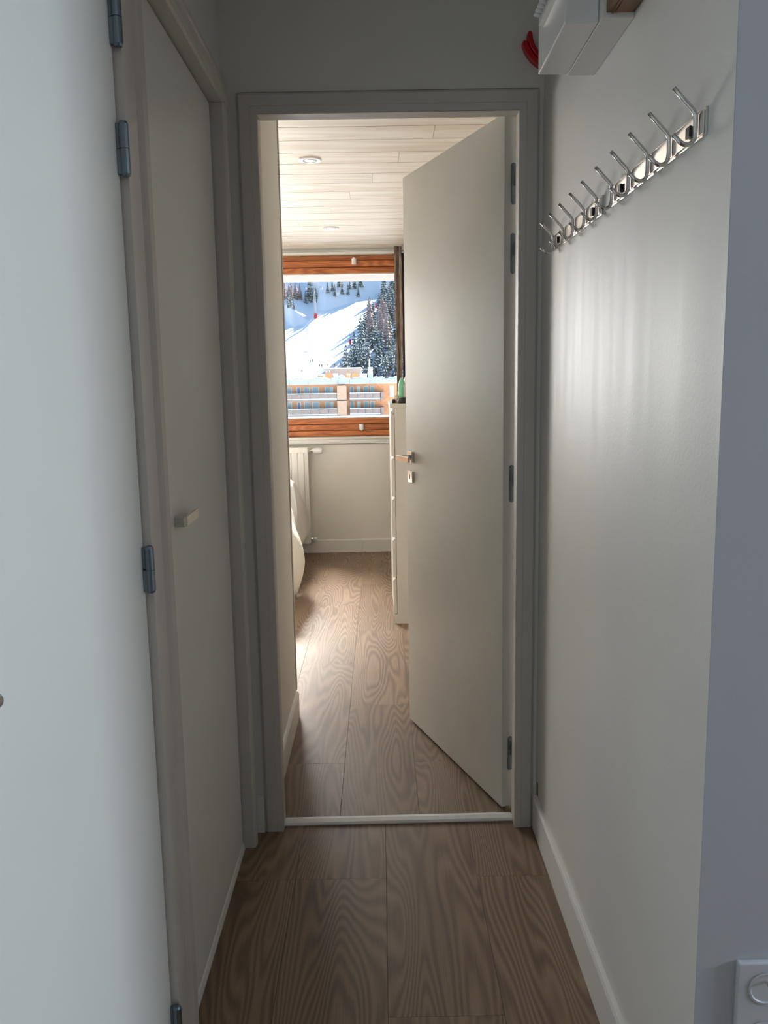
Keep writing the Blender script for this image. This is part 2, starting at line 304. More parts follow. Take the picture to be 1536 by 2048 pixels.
# bedroom door frame: mitred pieces with a moulded face
fr = empty('trim_2', (0.035, 2.33, 0)); st(fr, 'greige painted frame of the open bedroom door', 'door frame')
xi0, xi1, zt, wj = -0.309, 0.380, 2.020, 0.052
prof = [(0, 0.002), (0.001, 0), (0.018, 0), (0.019, .0012), (0.0205, 0), (.046, 0), (.052, .004)]  # (across from the inside edge, depth)
def frame_piece(side):
    mb = MB()
    n = len(prof); yf = 2.303
    if side in 'lr':
        xi, s = (xi0, -1) if side == 'l' else (xi1, 1)
        bot = [(xi+s*u, yf+d, 0.0) for u, d in prof]; top = [(xi+s*u, yf+d, zt+u) for u, d in prof]
        mb.add(bot+top, [(i, i+1, n+i+1, n+i) for i in range(n-1)])
        mb.box((min(xi, xi+s*wj), yf+.0045, 0), (max(xi, xi+s*wj), 2.311, zt))
        mb.box((min(xi, xi+s*.012), yf+.003, 0), (max(xi, xi+s*.012), 2.362, zt+.0))
        mb.box((min(xi+s*.013, xi+s*.05), 2.311, 0), (max(xi+s*.013, xi+s*.05), 2.400, zt+.012))
    else:
        l = [(xi0-u, yf+d, zt+u) for u, d in prof]; r = [(xi1+u, yf+d, zt+u) for u, d in prof]
        mb.add(l+r, [(i, i+1, n+i+1, n+i) for i in range(n-1)])
        mb.box((xi0-.0, yf+.0045, zt), (xi1+.0, 2.311, zt+wj)); mb.box((xi0, yf+.003, zt), (xi1, 2.362, zt+.012))
        mb.box((xi0-.05, 2.311, zt+.013), (xi1+.05, 2.400, zt+.05))
    return mb
frame_piece('l').build('left_jamb', M_frame, fr); frame_piece('r').build('right_jamb', M_frame, fr); frame_piece('t').build('head_jamb', M_frame, fr)
# closet frames on the left wall (post between the doors, far post, header)
cf = empty('trim_3', (-0.39, 1.9, 0)); st(cf, 'greige frame around the second closet door', 'door frame')
post = [(-.415, 1.3425), (-.380, 1.3425), (-.380, 1.404), (-.3825, 1.415), (-.390, 1.424), (-.390, 1.434), (-.3835, 1.443), (-.380, 1.450), (-.380, 1.476), (-.438, 1.476), (-.438, 1.3425)]
MB().extrude(post, lambda p, t: (p[0], p[1], t), 0, 2.022).build('near_post', M_frame, cf, smooth=False)
fpost = [(-.438, 2.212), (-.416, 2.2145), (-.409, 2.2145), (-.409, 2.2185), (-.384, 2.2185), (-.379, 2.222), (-.377, 2.236), (-.378, 2.252), (-.386, 2.262), (-.3865, 2.272), (-.399, 2.276), (-.438, 2.276)]
MB().extrude(fpost, lambda p, t: (p[0], p[1], t), 0, 2.022).build('far_post', M_frame, cf)
hd = [(-.438, 2.0225), (-.384, 2.0225), (-.379, 2.026), (-.377, 2.040), (-.378, 2.060), (-.383, 2.066), (-.383, 2.070), (-.379, 2.074), (-.386, 2.084), (-.3865, 2.098), (-.399, 2.104), (-.438, 2.104)]
MB().extrude(hd, lambda p, t: (p[0], t, p[1]), 1.3425, 2.276).build('header', M_frame, cf)
cf1 = empty('trim_4', (-0.39, .95, 0)); st(cf1, 'greige frame around the near closet door', 'door frame')
MB().extrude(hd, lambda p, t: (p[0], t, p[1]), 0.52, 1.342).build('header', M_frame, cf1)
MB().box((-.438, .52, 0), (-.380, .598, 2.022)).build('near_post', M_frame, cf1, .002)
# plinth strip below the second closet door, threshold bar
st(MB().extrude([(-.436, 0), (-.4095, 0), (-.4095, .006), (-.413, .018), (-.419, .0235), (-.436, .0235)], lambda p, t: (p[0], t, p[1]), 1.4765, 2.2115).build('trim_5', M_white), 'white rounded strip on the floor under the second closet door', 'trim')
tb = [(2.336, 0.0), (2.334, .004), (2.340, .009), (2.358, .011), (2.374, .008), (2.376, .001)]
st(MB().extrude(tb, lambda p, t: (t, p[0]+.004*(t-.0)/.35, p[1]), xi0, xi1).build('trim_6', M_strip), 'bright white metal threshold bar on the doorway floor', 'threshold')

# ---------------------------------------------------------------- closet doors
d1 = MB().box((-.425, .603, .012), (-.393, 1.339, 2.018)).build('door_1', M_closet, bevel=.0015, origin=(-.41, 1.339, 0)); st(d1, 'large white closet door nearest the viewer, hinges on its far edge', 'door')
def barrel(z0, z1, par):
    x, y, r = -.3815, 1.3325, .0078; zm = (z0+z1)/2
    h = MB().tube([(x, y, zm+.0006), (x, y, z1-.005), (x, y, z1-.001), (x, y, z1)], [r, r, r*.75, r*.35], 14).tube([(x, y, z0), (x, y, z0+.001), (x, y, z0+.005), (x, y, zm-.0006)], [r*.35, r*.75, r, r], 14).tube([(x, y, zm-.002), (x, y, zm+.002)], r*.8, 12)
    h.box((x-.012, y-.005, z0+.004), (x, y+.002, zm-.001)).box((x-.012, y-.002, zm+.001), (x, y+.0055, z1-.004))
    tag(h.build('hinge', M_zinc, par, smooth=False), None)
for z0, z1 in ((1.818, 1.902), (1.633, 1.715), (.980, 1.060), (.142, .224)): barrel(z0, z1, d1)
hb = MB().tube([(-.393, .655, 1.045), (-.386, .655, 1.045)], .025, 20).tube([(-.386, .655, 1.045), (-.352, .655, 1.045), (-.345, .660, 1.045), (-.342, .668, 1.045), (-.344, .697, 1.044), (-.346, .703, 1.044)], [.008, .008, .0085, .0085, .0085, .005], 12)
hb.build('lever_handle', M_nickel, d1, smooth=True)
d2 = MB().box((-.436, 1.4795, .0245), (-.414, 2.2055, 2.0175)).build('door_2', M_closet, bevel=.0015, origin=(-.42, 2.2, 0)); st(d2, 'narrow cream closet door farther along the left wall', 'door')
ph_ = [(-.4138, 1.634), (-.3955, 1.634), (-.3925, 1.637), (-.3900, 1.643), (-.3915, 1.752), (-.3985, 1.752), (-.3985, 1.652), (-.4138, 1.652)]
hd2 = MB(); n = len(ph_)
hd2.extrude(ph_, lambda p, t: (p[0], p[1], t), 1.0385, 1.0585); hd2.build('pull_handle', M_nickel, d2, .0012)

# ---------------------------------------------------------------- open bedroom door
A, B = Vector((.096, 3.115, 0)), Vector((.356, 2.406, 0)); d = (A-B).normalized(); L_ = (A-B).length; nrm = Vector((d.y, -d.x, 0))  # towards the wall side
th = .036; Z3 = Vector((0, 0, 1))
mb = MB().obox(B, d, nrm, Z3, (0, 0, .010), (L_, th, 2.044))
d3 = mb.build('door_3', M_door, bevel=.0012, origin=(B.x, B.y, 0)); st(d3, 'cream flush bedroom door standing open', 'door')
def on3(u, w, z): return B+d*u+nrm*w+Z3*z
for zc in (1.860, 1.672, 1.020, .183):
    hm = MB()
    pts = []
    for k in range(9): a = math.pi*k/8; pts.append((.028+.0075*math.cos(a), zc+.048+.0075*math.sin(a)))
    for k in range(9): a = math.pi+math.pi*k/8; pts.append((.028+.0075*math.cos(a), zc-.048+.0075*math.sin(a)))
    hm.extrude(pts, lambda p, t: on3(t, p[0], p[1]), -.0016, .001)
    hm.extrude([(.030, zc-.006), (.030, zc+.030), (.0435, zc+.034), (.0435, zc-.002)], lambda p, t: on3(t, p[0], p[1]), -.0035, -.0002)
    for dz in (.049, .010, -.049): hm.tube([on3(-.0012, .028, zc+dz), on3(-.0024, .028, zc+dz)], .0036, 10)
    hm.tube([on3(-.003, .0415, zc-.004), on3(-.003, .0415, zc+.036)], .0045, 10)
    hm.build('hinge', M_zinc, d3)
uh = L_-.052
hh = MB().obox(on3(uh, 0, 1.047), d, nrm, Z3, (-.021, -.009, -.021), (.021, -.0002, .021)).build('handle_rose', M_steel, d3, .001)
hl = MB().obox(on3(uh, 0, 1.047), d, nrm, Z3, (-.009, -.050, -.009), (.009, -.009, .009)).obox(on3(uh, 0, 1.047), d, nrm, Z3, (-.105, -.058, -.010), (.010, -.049, .010)).build('lever_handle', M_steel, d3, .0012)
hk = MB().obox(on3(uh, 0, .974), d, nrm, Z3, (-.021, -.008, -.021), (.021, -.0002, .021)).build('escutcheon', M_steel, d3, .001)
MB().obox(on3(uh, 0, .974), d, nrm, Z3, (-.002, -.0086, -.009), (.002, -.0078, .009)).build('keyhole', M_black, hk)

# ---------------------------------------------------------------- bedroom window
yw = YF+.045
w1 = empty('window_1', (-1.05, yw, .92)); st(w1, 'wide bedroom window with orange pine frame looking over the snow', 'window')
def rail(z0, z1, y0, dz=0): MB().box((-2.62, y0, z0), (.50, y0+.055, z1)).build('frame_rail', M_orange, w1, .003)
# lower: three boards stepping outwards, upper likewise
MB().box((-2.62, yw+.02, .922), (.5, yw+.035, 1.058)).box((-2.62, yw+.02, 2.162), (.5, yw+.035, 2.292)).build('frame_core', M_orange, w1)
rail(.922, .9645, yw-.020); rail(.9685, 1.0125, yw-.012); rail(1.0165, 1.060, yw-.004)
rail(2.160, 2.203, yw-.004); rail(2.207, 2.252, yw-.014); rail(2.256, 2.292, yw+.004)
for x0, x1 in ((-2.62, -2.54), (.42, .50), (-1.16, -1.08)): MB().box((x0, yw+.004, 1.062), (x1, yw+.05, 2.158)).build('frame_stile', M_orange, w1, .003)
MB().box((-2.54, yw+.020, 1.062), (-1.16, yw+.026, 2.158)).build('pane', M_glass, w1); MB().box((-1.08, yw+.020, 1.062), (.42, yw+.026, 2.158)).build('pane', M_glass, w1)
MB().box((-2.6, yw+.012, 1.060), (.5, yw+.034, 1.068)).build('glazing_bead', M_white, w1); MB().box((-2.6, yw+.012, 2.152), (.5, yw+.034, 2.160)).build('glazing_bead', M_white, w1)
for (px, zc, s) in ((716, 2.243, 1), (724, .992, -1)):
    x = at(px, 900, yw-.03).x; y = yw-.028
    k = MB().tube([(x, y, zc-.022), (x, y, zc-.001)], .0185, 16).tube([(x, y, zc+.001), (x, y, zc+.022)], .0185, 16).tube([(x, y, zc-.002), (x, y, zc+.002)], .016, 16)
    k.tube([(x, y, zc+s*.022), (x, y, zc+s*.030)], [.011, .007], 12).tube([(x, y+.018, zc), (x, y, zc)], .010, 10)
    k.build('window_bolt', M_plast, w1, .001)
# sill mouldings
st(MB().extrude([(YF-.022, .866), (YF-.022, .872), (YF-.012, .880), (YF-.012, .896), (YF-.03, .905), (YF-.034, .919), (YF+.07, .921), (YF+.07, .862), (YF-.0, .862)], lambda p, t: (t, p[0], p[1]), -2.62, .50).build('trim_7', M_white), 'white moulded sill under the bedroom window', 'window sill')
st(MB().box((-2.80, YF-.016, 2.2945), (.565, YF-.0005, 2.3115)).box((-2.8, YF-.009, 2.3125), (.565, YF-.0005, 2.326)).build('trim_8', M_white, bevel=.002), 'cream moulding between window head and board ceiling', 'trim')
# outside: snowy ledge and soffit
st(MB().box((-4, YF+.23, 1.00), (2.5, YF+.62, 1.058)).build('trim_9', paint('outer_ledge', (.85, .86, .88), .8)), 'snow-covered outer ledge below the window pane', 'ledge')
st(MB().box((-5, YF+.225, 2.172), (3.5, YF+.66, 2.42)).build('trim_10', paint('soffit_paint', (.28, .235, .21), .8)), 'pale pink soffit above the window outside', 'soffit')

# ---------------------------------------------------------------- radiator
rd = empty('radiator', (-1.0, 6.42, .09)); tag(rd, 'white ribbed panel radiator on the wall under the window', 'radiator')
xr = -.563; pr = []
x = xr-.94
prof_r = [(x, 6.395), (x+.020, 6.395)]
xx = x+.020
while xx < xr-.045:
    prof_r += [(xx+.008, 6.387), (xx+.036, 6.387), (xx+.042, 6.395), (xx+.050, 6.395)]; xx += .050
prof_r += [(xr, 6.395), (xr, 6.405), (x, 6.405)]
# front panel: plain rim top and bottom, ribs between
MB().extrude(prof_r, lambda p, t: (p[0], p[1], t), .135, .805).build('front_panel', M_rad, rd)
MB().box((x, 6.392, .092), (xr, 6.405, .136)).build('lower_rim', M_rad, rd, .003); MB().box((x, 6.392, .804), (xr, 6.405, .846)).build('upper_rim', M_rad, rd, .003)
MB().box((x+.005, 6.455, .10), (xr-.005, 6.465, .84)).build('back_panel', M_rad, rd)
MB().box((xr-.006, 6.400, .098), (xr+.002, 6.468, .842)).build('side_cover', M_rad, rd, .002); MB().box((x-.002, 6.400, .098), (x+.006, 6.468, .842)).build('side_cover', M_rad, rd, .002)
gm = MB()
gm.box((x, 6.40, .838), (xr, 6.412, .846)).box((x, 6.456, .838), (xr, 6.466, .846))
for k in range(22): gm.box((x+.02+k*.042, 6.412, .838), (x+.026+k*.042, 6.456, .846))
gm.build('top_grille', M_rad, rd)
z = .818; y = 6.43
MB().tube([(xr, y, z), (xr+.040, y, z)], .009, 12).tube([(xr+.008, y, z), (xr+.018, y, z)], .014, 6).tube([(xr+.026, y, z), (xr+.036, y, z)], .015, 8).build('valve_body', M_steel, rd)
MB().tube([(xr+.036, y, z), (xr+.042, y, z), (xr+.050, y, z), (xr+.056, y, z), (xr+.098, y, z), (xr+.112, y, z), (xr+.116, y, z)], [.013, .019, .019, .024, .024, .019, .010], 18).build('thermostat_head', M_plast, rd, smooth=True)
z = .120
MB().tube([(xr, y, z), (xr+.030, y, z)], .009, 12).tube([(xr+.006, y, z), (xr+.020, y, z)], .014, 6).tube([(xr+.024, y, z), (xr+.024, y+.045, z)], .007, 10).build('return_valve', M_steel, rd)
MB().tube([(xr+.038, y-.020, z), (xr+.038, y-.018, z), (xr+.038, y+.008, z)], [.014, .0175, .0175], 16).build('valve_cap', M_plast, rd, smooth=True)

# ---------------------------------------------------------------- bed and covers
bd = empty('bed', (-1.6, 5.5, 0)); tag(bd, 'bed standing under its white covers left of the window', 'bed')
MB().box((-2.62, 4.84, .14), (-.66, 6.16, .30)).build('bed_base', M_white, bd, .01)
MB().box((-2.62, 4.84, .305), (-.64, 6.16, .50)).build('mattress', M_duvet, bd, .03)
for px_, py_ in ((-2.5, 4.95), (-.78, 4.95), (-2.5, 6.05), (-.78, 6.05)): MB().box((px_-.03, py_-.03, 0), (px_+.03, py_+.03, .14)).build('leg', M_shelfwood, bd)
MB().box((-2.70, 4.80, 0), (-2.64, 6.20, .95)).build('headboard', M_shelfwood, bd, .01)
def sm(a, b, t): t = max(0, min(1, (t-a)/(b-a))); return t*t*(3-2*t)
# duvet: a draped cover, its foot and near side hanging almost to the floor
def duvet_pt(u, v):
    # u 0..1 from head to hem over the foot end, v 0..1 along y
    y = 4.80+v*.60
    if u < .55:
        x = -2.3+(u/.55)*(1.70); z = .555+.035*math.sin(9*u+2*v)+.02*math.sin(17*v+4*u)
        z -= .05*sm(.40, .55, u)**2
    else:
        t = (u-.55)/.45
        bulge = .055*math.exp(-((y-5.10)/.17)**2)-.03*sm(5.2, 5.4, y)
        x = -.60+.045*math.sin(min(1, t*2.2)*math.pi/2)+bulge*math.sin(math.pi*min(1, t*.82))**1.5
        z = .505*(1-t)+.012
        x += .010*math.sin(34*y+3*t)*t
        if t > .6: x -= .030*(t-.6)/.4
    # near side falls to the floor
    return Vector((x, y, z))
P = []
for i in range(61):
    u = i/60; row = []
    for k in range(12):                       # near side hanging part
        t = k/12; q = duvet_pt(u, 0); zz = q.z*(1-.93*(1-t))
        row.append(Vector((q.x-(1-t)*.03*(u > .55)+.006*math.sin(40*q.x+2*t), q.y-.035*math.sin((1-t)*math.pi*.6)+.0+.010*math.sin(26*q.x)*(1-t), max(.012, zz))))
    for j in range(61): row.append(duvet_pt(u, j/60))
    P.append(row)
dv = MB().grid(P).build('duvet', M_duvet, smooth=True); md = dv.modifiers.new('thick', 'SOLIDIFY'); md.thickness = .008; md.offset = 1
tag(dv, 'cream white duvet draped over the near part of the bed, almost touching the floor', 'duvet')
# quilt: a puffed crumpled cover on the far part
P = []
for i in range(57):
    u = i/56; row = []
    for j in range(49):
        v = j/48; y = 5.36+v*.88
        puff = math.sin(math.pi*v)**.5
        if u < .5: x = -1.5+(u/.5)*.86; z = .57+.06*puff*(.6+.4*math.sin(2.2*u+.6)); z += .012*math.sin(21*v+9*u)
        else:
            t = (u-.5)/.5; x = -.655+.082*math.sin(math.pi*.5*min(1, t*1.35))*(.35+.65*sm(.15, .6, v))-.07*sm(.75, 1, t); z = (.57+.06*puff)*(1-t)+(.13+.02*math.sin(19*y)-.03*v)*t
            x += .010*math.sin(48*y+7*t)*t+.006*math.sin(31*z)*t
        row.append(Vector((x, y, z)))
    P.append(row)
qt = MB().grid(P).build('quilt', M_quilt, smooth=True); md = qt.modifiers.new('thick', 'SOLIDIFY'); md.thickness = .012; md.offset = 1
tag(qt, 'greyish white crumpled quilt heaped on the far part of the bed by the radiator', 'quilt')

# ---------------------------------------------------------------- chest of drawers
dr = empty('chest_of_drawers', (.30, 4.86, 0)); tag(dr, 'tall white six-drawer chest standing behind the open door', 'chest of drawers')
y0, y1 = 4.46, 5.26; MW = paint('white_foil', (.76, .73, .67), .35, 0, wear=.01); M_gap = M_white
MB().box((.053, y0, 1.190), (.545, y1, 1.213)).build('top', MW, dr, .001)
MB().box((.0775, y0, 0), (.545, y0+.018, 1.1895)).build('side_panel', MW, dr); MB().box((.0775, y1-.018, 0), (.545, y1, 1.1895)).build('side_panel', MW, dr)
MB().box((.0600, y0, 0), (.0775, y1, .0545)).build('plinth', MW, dr); MB().box((.530, y0+.02, .06), (.544, y1-.02, 1.188)).build('back_panel', MW, dr)
MB().box((.085, y0+.02, .058), (.100, y1-.02, 1.188)).build('inner_frame', MW, dr)
zz = [.060, .274, .496, .722, .946, 1.168]
zs = [.057, .263, .483, .705, .930, 1.150]
tops = [.250, .470, .692, .917, 1.140, 1.1895]
for i in range(6):
    z0 = [.0575, .2640, .4875, .7135, .9310][i] if i < 5 else None
    if i == 5: break
    z1 = [.2460, .4690, .6930, .9150, 1.150][i]
    pf = [(.0575, z0), (.0755, z0), (.0755, z1+.014), (.0735, z1+.014), (.0575, z1)]
    dw = MB().extrude(pf, lambda p, t: (p[0], t, p[1]), y0+.001, y1-.001).build('drawer', MW, dr)
    MB().box((.0757, y0+.03, z0), (.0845, y1-.03, z1-.01)).build('drawer_box', MW, dw)
MB().extrude([(.0575, 1.1560), (.0755, 1.1560), (.0755, 1.1885), (.0735, 1.1885), (.0575, 1.170)], lambda p, t: (p[0], t, p[1]), y0+.001, y1-.001).build('drawer', MW, dr)

# things on the chest
def lathe(mb, c, prof, n=20, sx=1, sy=1):
    c = Vector(c); vs = []
    for r, z in prof:
        for k in range(n): a = 2*math.pi*k/n; vs.append(c+Vector((r*sx*math.cos(a), r*sy*math.sin(a), z)))
    m_ = len(prof); fs = [(i*n+k, i*n+(k+1) % n, (i+1)*n+(k+1) % n, (i+1)*n+k) for i in range(m_-1) for k in range(n)]
    fs += [tuple(range(n))[::-1], tuple(range((m_-1)*n, m_*n))]; mb.add(vs, fs); return mb
T = 1.2135
bt = empty('toiletry_bottle', (.122, 4.60, T)); tag(bt, 'mint green bottle standing on the chest beside the door edge', 'bottle')
lathe(MB(), (.122, 4.60, T), [(.019, 0), (.021, .004), (.021, .085), (.017, .105), (.012, .125), (.006, .136)], 18).build('body', paint('mint_plastic', (.22, .62, .38), .35, 0), bt, smooth=True)
MB().box((.128, 4.582, T+.006), (.146, 4.618, T+.10)).build('label', paint('pale_lilac', (.72, .60, .62), .6, 0), bt, .004)
pk = lathe(MB(), (.158, 4.64, T), [(.024, 0), (.028, .01), (.028, .09), (.022, .13), (.012, .150)], 18).build('soft_tube', paint('pink_plastic', (.80, .60, .58), .5, 0), smooth=True); tag(pk, 'pale pink tube standing on the chest behind the green bottle', 'tube')
bl = MB(); lathe(bl, (.130, 4.520, T), [(.026, 0), (.034, .004), (.035, .014), (.028, .026), (.012, .033)], 20, 1.0, .8); bl = bl.build('hair_clip', M_black, smooth=True); tag(bl, 'small black item lying on the chest in front of the green bottle', 'hair clip')
pp = MB(); lathe(pp, (.094, 4.615, T), [(.015, 0), (.020, .004), (.020, .026), (.016, .038), (.006, .043)], 16, 1, 1.5); pp = pp.build('pouch', paint('pink_cloth', (.82, .60, .50), .8, 0), smooth=True); tag(pp, 'small pink pouch at the front corner of the chest', 'pouch')
b2 = MB(); lathe(b2, (.076, 4.575, T), [(.008, 0), (.010, .002), (.010, .016), (.006, .022)], 12); b2 = b2.build('nail_polish', M_black, smooth=True); tag(b2, 'tiny black pot at the very edge of the chest', 'pot')
wb_ = lathe(MB(), (.105, 4.70, T), [(.011, 0), (.012, .003), (.012, .05), (.008, .062)], 14).build('jar', paint('brown_pink', (.50, .30, .24), .5, 0), smooth=True); tag(wb_, 'small brownish pink jar behind the pouch on the chest', 'jar')

# ---------------------------------------------------------------- curtain on its rail
def curtain(x0, x1, yc, z0, z1, amp, wl_, name, mat, par):
    P = []; n = max(24, int((x1-x0)/wl_*14))
    for i in range(n+1):
        x = x0+(x1-x0)*i/n; P.append([Vector((x+.006*math.sin(5*zv+i), yc+amp*math.sin(2*math.pi*(x-x0)/wl_-1.2)+.004*math.sin(7*zv), zv)) for zv in [z0+(z1-z0)*k/16 for k in range(17)]])
    o = MB().grid(P).build(name, mat, par, smooth=True); md_ = o.modifiers.new('thick', 'SOLIDIFY'); md_.thickness = .004; return o
cu = empty('curtain', (.35, 6.38, 2.30)); tag(cu, 'brown woven curtain drawn to the side of the window', 'curtain')
curtain(.130, .178, 6.345, .30, 2.325, .012, .055, 'leading_fold', M_curt, cu)
curtain(.176, .520, 6.40, .30, 2.295, .028, .075, 'curtain_panel', M_curtd, cu)
for k in range(5): MB().tube([(.19+k*.07, 6.40, 2.262), (.19+k*.07, 6.40, 2.30)], .004, 6).build('hook', M_steel, cu)
cr2 = empty('curtain_rail', (.36, 6.40, 2.27)); tag(cr2, 'thin white curtain rail with bracket at the window head', 'curtain rail')
MB().tube([(.155, 6.372, 2.285), (.56, 6.372, 2.285)], .0075, 12).build('rail', M_plast, cr2, smooth=True)
MB().box((.185, 6.36, 2.300), (.235, 6.50, 2.332)).build('bracket', M_plast, cr2, .004)

# ---------------------------------------------------------------- ceiling lights
for (px, py, r, lab) in ((620, 319, .052, 'round white recessed spotlight in the board ceiling nearer the door'), (662, 456, .052, 'round white recessed spotlight in the board ceiling nearer the window')):
    dd = at(px, py, 1.0); tt = (CB-CAM_H)/(dd.z-CAM_H); p = Vector((dd.x*tt, tt, CB))
    e = empty('ceiling_spotlight', p); tag(e, lab, 'ceiling light')
    lathe(MB(), p, [(r, -.0002), (r, -.004), (r*.93, -.007), (r*.66, -.006), (r*.60, -.001)], 32).build('ring', M_plast, e, smooth=False)
    lathe(MB(), p, [(r*.58, -.0045), (r*.40, -.0068), (r*.1, -.0075)], 24).build('lens', metal('lamp_reflector', (.75, .78, .80), .25), e, smooth=True)

# ---------------------------------------------------------------- coat racks
def rack(y0, y1, ys, screws, lab):
    e = empty('coat_rack', (XR, (y0+y1)/2, 1.637)); tag(e, lab, 'coat rack')
    # plate: bent flanges give it the dark border
    MB().box((.4415, y0, 1.636), (XR-.0002, y1, 1.673)).build('plate_back', M_hook, e, .0006)
    MB().box((.4390, y0+.004, 1.6395), (.4414, y1-.004, 1.6695)).build('mounting_plate', M_steel, e, .0006)
    for y in ys:
        pts = [(.4040, 1.7020), (.4180, 1.6875), (.4300, 1.6750), (.4330, 1.6710), (.4348, 1.6660), (.4352, 1.6600), (.4352, 1.6450), (.4345, 1.6375), (.4315, 1.6320), (.4265, 1.6290), (.4205, 1.6292), (.4150, 1.6325), (.4050, 1.6420)]
        MB().tube([(x, y, z) for x, z in pts], .0032, 12).build('hook', M_hook, e, smooth=True)
    for y in screws: MB().box((.4345, y-.008, 1.645), (.4386, y+.008, 1.660)).build('screw_cap', M_black, e, .001)
rack(1.170, 1.624, [1.190, 1.2945, 1.3935, 1.4975, 1.601], [1.2185, 1.5511], 'polished steel coat rack with five hooks, nearer the viewer')
rack(1.694, 2.150, [1.708, 1.812, 1.915, 2.018, 2.125], [1.7505, 2.0835], 'polished steel coat rack with five hooks, next to the bedroom door frame')

# ---------------------------------------------------------------- fuse box, wooden shelf, red handle, socket
fb = empty('fuse_box', (.40, 1.66, 1.925)); tag(fb, 'white plastic fuse box mounted high on the coat hook wall', 'fuse box')
MB().box((.331, 1.540, 1.925), (.3895, 1.785, 2.30)).build('cover', M_plast, fb, .0025)
MB().box((.390, 1.519, 1.9235), (XR-.0003, 1.787, 2.30)).build('base', M_wall, fb, .001)
MB().extrude([(.331, 1.995), (.322, 1.998), (.322, 2.20), (.331, 2.203)], lambda p, t: (p[0], t, p[1]), 1.55, 1.735).build('breaker_panel', M_plast, fb)
for k in range(9):
    for r_ in range(2):
        y = 1.7150-k*.0185-r_*.006; z = 2.008+r_*.030
        MB().tube([(.323, y, z), (.311, y+.001, z+.003), (.309, y+.001, z+.004)], [.0045, .0042, .0025], 8).build('breaker_switch', M_plast, fb, smooth=True)
ws = MB().box((.396, .75, 1.931), (XR-.0003, 1.518, 2.28)).build('trim_11', M_shelfwood, bevel=.001); st(ws, 'brown varnished wooden casing beside the fuse box', 'wood casing')
for xx in (.405, .411): MB().box((xx, .75, 1.9295), (xx+.003, 1.517, 1.9309)).build('bead', M_shelfwood, ws)
rh = empty('red_handle', (.41, 2.30, 2.16)); tag(rh, 'curved red plastic piece on the wall above the door frame, half behind the fuse box', 'red ornament')
def arc(cx, cz, r, a0, a1, n): return [(cx+r*math.cos(math.radians(a0+(a1-a0)*i/n)), 2.301, cz+r*math.sin(math.radians(a0+(a1-a0)*i/n))) for i in range(n+1)]
def band(cx, cz, r0, r1, a0, a1, y0, y1):
    n = 16; f = lambda r, a: (cx+r*math.cos(math.radians(a)), cz+r*math.sin(math.radians(a)))
    pts = [f(r0, a0+(a1-a0)*i/n) for i in range(n+1)]+[f((r0+r1)/2+(r1-r0)/2*math.cos(math.pi*(k/6)+math.pi), a1+(1 if a1 > a0 else -1)*(r1-r0)*.5/r0*57*math.sin(math.pi*k/6)) for k in range(1, 6)]+[f(r1, a1-(a1-a0)*i/n) for i in range(n+1)]
    return MB().extrude(pts, lambda p, t: (p[0], t, p[1]), y0, y1)
band(.472, 2.201, .0765, .092, 260, 197, 2.292, 2.3115).build('outer_band', M_red, rh, .002)
band(.472, 2.201, .0630, .0755, 260, 182, 2.288, 2.3115).build('inner_band', M_red, rh, .002)
so = empty('wall_socket', (.54, 1.078, .43)); tag(so, 'white double wall socket low on the wall face beyond the corner', 'socket')
MB().box((.500, 1.074, .325), (.584, 1.0838, .484)).build('frame_plate', M_sock, so, .0025)
for zc in (.444, .366):
    q = MB()
    n = 28; rO, rI = .0245, .0205
    vs = []; cx = .541
    for rr_, yy in ((.0255, 1.0725), (.0225, 1.0720), (.0210, 1.0738), (.0195, 1.0790), (.0001, 1.0795)):
        for k in range(n): a = 2*math.pi*k/n; vs.append((cx+rr_*math.cos(a), yy, zc+rr_*math.sin(a)))
    q.add(vs, [(i*n+k, i*n+(k+1) % n, (i+1)*n+(k+1) % n, (i+1)*n+k) for i in range(4) for k in range(n)])
    s_ = q.build('socket_insert', M_sock, so, smooth=False)
    MB().tube([(cx, 1.0785, zc+.011), (cx, 1.066, zc+.011)], .0024, 10).build('earth_pin', M_steel, s_)
    for dx in (-.0095, .0095): MB().tube([(cx+dx, 1.0796, zc), (cx+dx, 1.0784, zc)], .0027, 10).build('contact_hole', M_black, s_)
# small chips in the wall
for (nm, p, s_) in (('chip', (XR-.0003, 2.290, .125), (.0006, .008, .022)),):
    st(MB().box((p[0]-s_[0], p[1]-s_[1], p[2]-s_[2]), (p[0]+.0002, p[1]+s_[1], p[2]+s_[2])).build('trim_12', paint('bare_plaster', (.25, .16, .08), .9)), 'chipped brown patch of bare wall above the end of the baseboard', 'wall damage')


# ================================================================ outside: the resort and the ski slope
M_snow = paint('snow', (.86, .88, .92), .9, 0.0, wear=.03, wscale=.05)
M_conif = paint('conifer_green', (.10, .135, .12), .9, 0.0)
M_tsnow = paint('tree_snow', (.86, .88, .92), .9, 0.0)
M_bark = paint('bark', (.10, .07, .055), .9, 0.0)
M_larch = paint('larch_twigs', (.40, .30, .28), .9, 0.0)
M_fac = contour_wood('orange_cladding', [(0.0, (.62, .27, .13)), (1.0, (.90, .44, .22))], 40, (.6, .3), .7, 0, 'X', 1.0, .06, .5)
M_panel = paint('weathered_balcony_wood', (.50, .38, .33), .85, 0.0, wear=.25, wscale=2)
M_tan = paint('tan_wood_cladding', (.78, .50, .34), .85, 0.0, wear=.15, wscale=2)
M_fascia = paint('zinc_fascia', (.62, .68, .74), .6, 0.0)
M_wglass = paint('far_window_glass', (.30, .44, .50), .15, 0.0)
M_wblue = paint('blue_shutter', (.12, .26, .55), .5, 0.0)
M_wframe = paint('pale_window_frame', (.62, .72, .70), .6, 0.0)
M_grey = paint('grey_timber', (.34, .36, .37), .85, 0.0)
